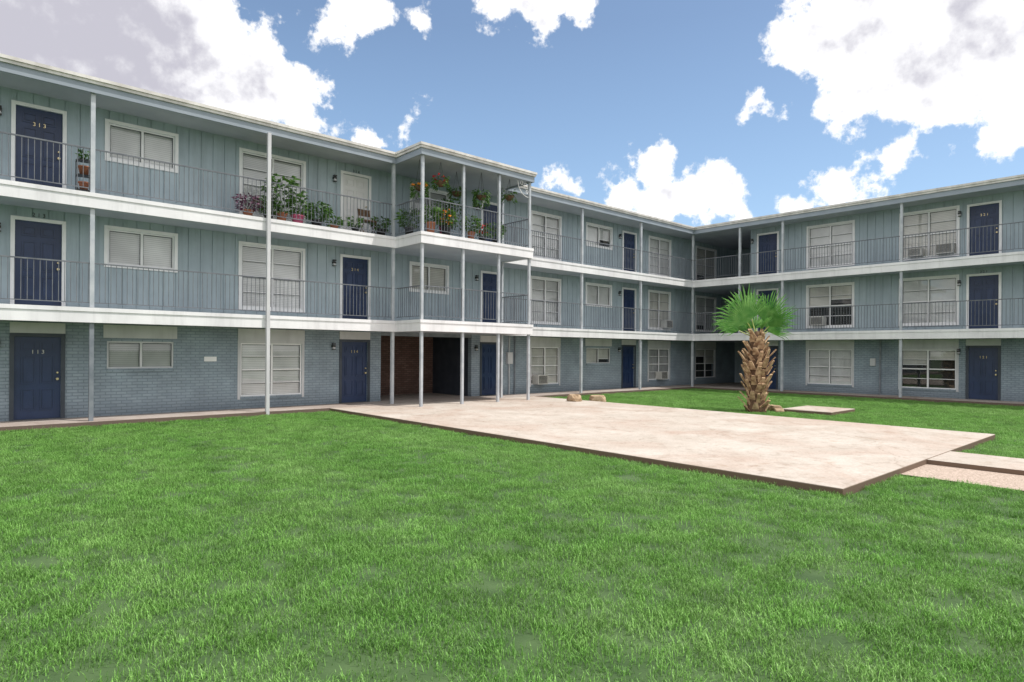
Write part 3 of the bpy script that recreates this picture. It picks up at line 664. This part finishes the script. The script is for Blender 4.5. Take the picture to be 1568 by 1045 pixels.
ma=N(nt,'ShaderNodeVectorMath',operation='MULTIPLY_ADD'); nt.links.new(sb.outputs[0],ma.inputs[0]); ma.inputs[1].default_value=(.08,.08,.08); nt.links.new(nrmz.outputs[0],ma.inputs[2])
blobs=[(-37,22,14),(-48,24,14),(-28,25.5,5),(-22.5,21.8,4.4),(-15.6,25.6,1.8),(-19.6,20.6,3.2),(-24.2,20.1,3.4),(-13.6,27.6,2.6),(-17.3,19.3,1.9),
(-7.6,28,1.0),(-9.75,19.4,1.3),(-13.6,17.9,1.4),(-16,18.2,1.4),
(2.1,28.9,3.2),(-1.4,29,2.2),(5.7,28.2,2),
(4.4,15.2,1.8),(9.75,13.7,2.3),(12.6,15.6,2.4),(16,13.7,2.8),(18.65,13.5,2.0),(12.6,12.8,2.8),(20,12.2,1.5),
(21.3,19.9,1.5),
(24.8,24.3,3),(28.1,23.3,4),(32.5,21.0,4.5),(36.5,22.3,5.5),(38.2,16.6,3.0),(31,15.3,1.8),(28.6,19.6,2.6),(35,17.4,1.8),(46,20,8),(30,28,6),
(26.7,12.6,2.0),(29,12.3,1.7),(24.5,12.1,1.4)]
prev=None
def mth(op,a,b,c=None):
    m=N(nt,'ShaderNodeMath',operation=op)
    for i,v in enumerate((a,b,c)):
        if v is None: continue
        if isinstance(v,(int,float)): m.inputs[i].default_value=v
        else: nt.links.new(v,m.inputs[i])
    return m.outputs[0]
for az,e_,r in blobs:
    wa=math.radians(48.0-az); ee=math.radians(e_)
    c=(math.cos(wa)*math.cos(ee),math.sin(wa)*math.cos(ee),math.sin(ee))
    d=N(nt,'ShaderNodeVectorMath',operation='DISTANCE'); nt.links.new(ma.outputs[0],d.inputs[0]); d.inputs[1].default_value=c
    m=N(nt,'ShaderNodeMath',operation='MULTIPLY_ADD'); nt.links.new(d.outputs['Value'],m.inputs[0]); m.inputs[1].default_value=-57.3; m.inputs[2].default_value=r
    if prev is None: prev=m.outputs[0]
    else:
        x=N(nt,'ShaderNodeMath',operation='SMOOTH_MAX'); nt.links.new(prev,x.inputs[0]); nt.links.new(m.outputs[0],x.inputs[1]); x.inputs[2].default_value=.8; prev=x.outputs[0]
def cn(vec,sc,det,ro):
    n=N(nt,'ShaderNodeTexNoise'); n.inputs['Scale'].default_value=sc; n.inputs['Detail'].default_value=det; n.inputs['Roughness'].default_value=ro; nt.links.new(vec,n.inputs['Vector']); return n.outputs['Fac']
nf=cn(nrmz.outputs[0],22,14,.62)
# unseen cumulus added overhead and behind the viewpoint to brighten the shaded facade
sz=N(nt,'ShaderNodeSeparateXYZ'); nt.links.new(nrmz.outputs[0],sz.inputs[0])
dt=N(nt,'ShaderNodeVectorMath',operation='DOT_PRODUCT'); nt.links.new(nrmz.outputs[0],dt.inputs[0]); dt.inputs[1].default_value=(-.669,-.743,0)
ov=mth('MULTIPLY_ADD',sz.outputs[2],40,-25.0); bk=mth('MULTIPLY_ADD',dt.outputs['Value'],25,-1.0)
big=cn(nrmz.outputs[0],3.0,6,.55)
oth=mth('MULTIPLY_ADD',mth('SUBTRACT',big,.42),30,mth('MINIMUM',mth('MAXIMUM',ov,bk),2.0))
allv=mth('MAXIMUM',prev,oth)
F=mth('MULTIPLY_ADD',mth('SUBTRACT',nf,.5),7.5,allv)
mk=N(nt,'ShaderNodeMapRange',interpolation_type='SMOOTHSTEP'); nt.links.new(F,mk.inputs[0]); mk.inputs[1].default_value=-.1; mk.inputs[2].default_value=.95
hz=mth('MULTIPLY_ADD',sz.outputs[2],-.7,.38); hz=mth('MINIMUM',mth('MAXIMUM',hz,.06),.32)
nt.links.new(hz,mixh.inputs[0])
nt.links.new(mk.outputs[0],mixs.inputs[0])
# shading inside the clouds: billows lit from above, bases and thick parts lavender-grey
sh=N(nt,'ShaderNodeVectorMath',operation='ADD'); nt.links.new(nrmz.outputs[0],sh.inputs[0]); sh.inputs[1].default_value=(.005,-.007,.016)
nf2=cn(sh.outputs[0],18,9,.56); nf3=cn(nrmz.outputs[0],18,9,.56)
lit=mth('SUBTRACT',nf3,nf2)
G=mth('ADD',mth('MULTIPLY_ADD',mth('SUBTRACT',nf,.5),3,mth('MINIMUM',prev,7.5)),mth('MULTIPLY',lit,-13))
gr=N(nt,'ShaderNodeMapRange',interpolation_type='SMOOTHSTEP'); nt.links.new(G,gr.inputs[0]); gr.inputs[1].default_value=.8; gr.inputs[2].default_value=7.5
cm=N(nt,'ShaderNodeMix',data_type='RGBA'); nt.links.new(gr.outputs[0],cm.inputs[0]); cm.inputs[6].default_value=(1.2,1.2,1.21,1); cm.inputs[7].default_value=(.60,.59,.67,1)
nt.links.new(cm.outputs[2],cbg.inputs[0])

# ------------------------------------------------------------ camera
cam=bpy.data.cameras.new('camera'); co=bpy.data.objects.new('camera',cam); COL.objects.link(co)
cam.sensor_width=36; cam.lens=22.18; cam.shift_y=.0103; cam.clip_end=3000
Mx=Matrix.Translation((0,0,1.78))@Matrix.Rotation(math.radians(-42.0),4,'Z')@Matrix.Rotation(math.radians(90),4,'X')@Matrix.Rotation(math.radians(.41),4,'Z')
co.matrix_world=Mx
S.camera=co
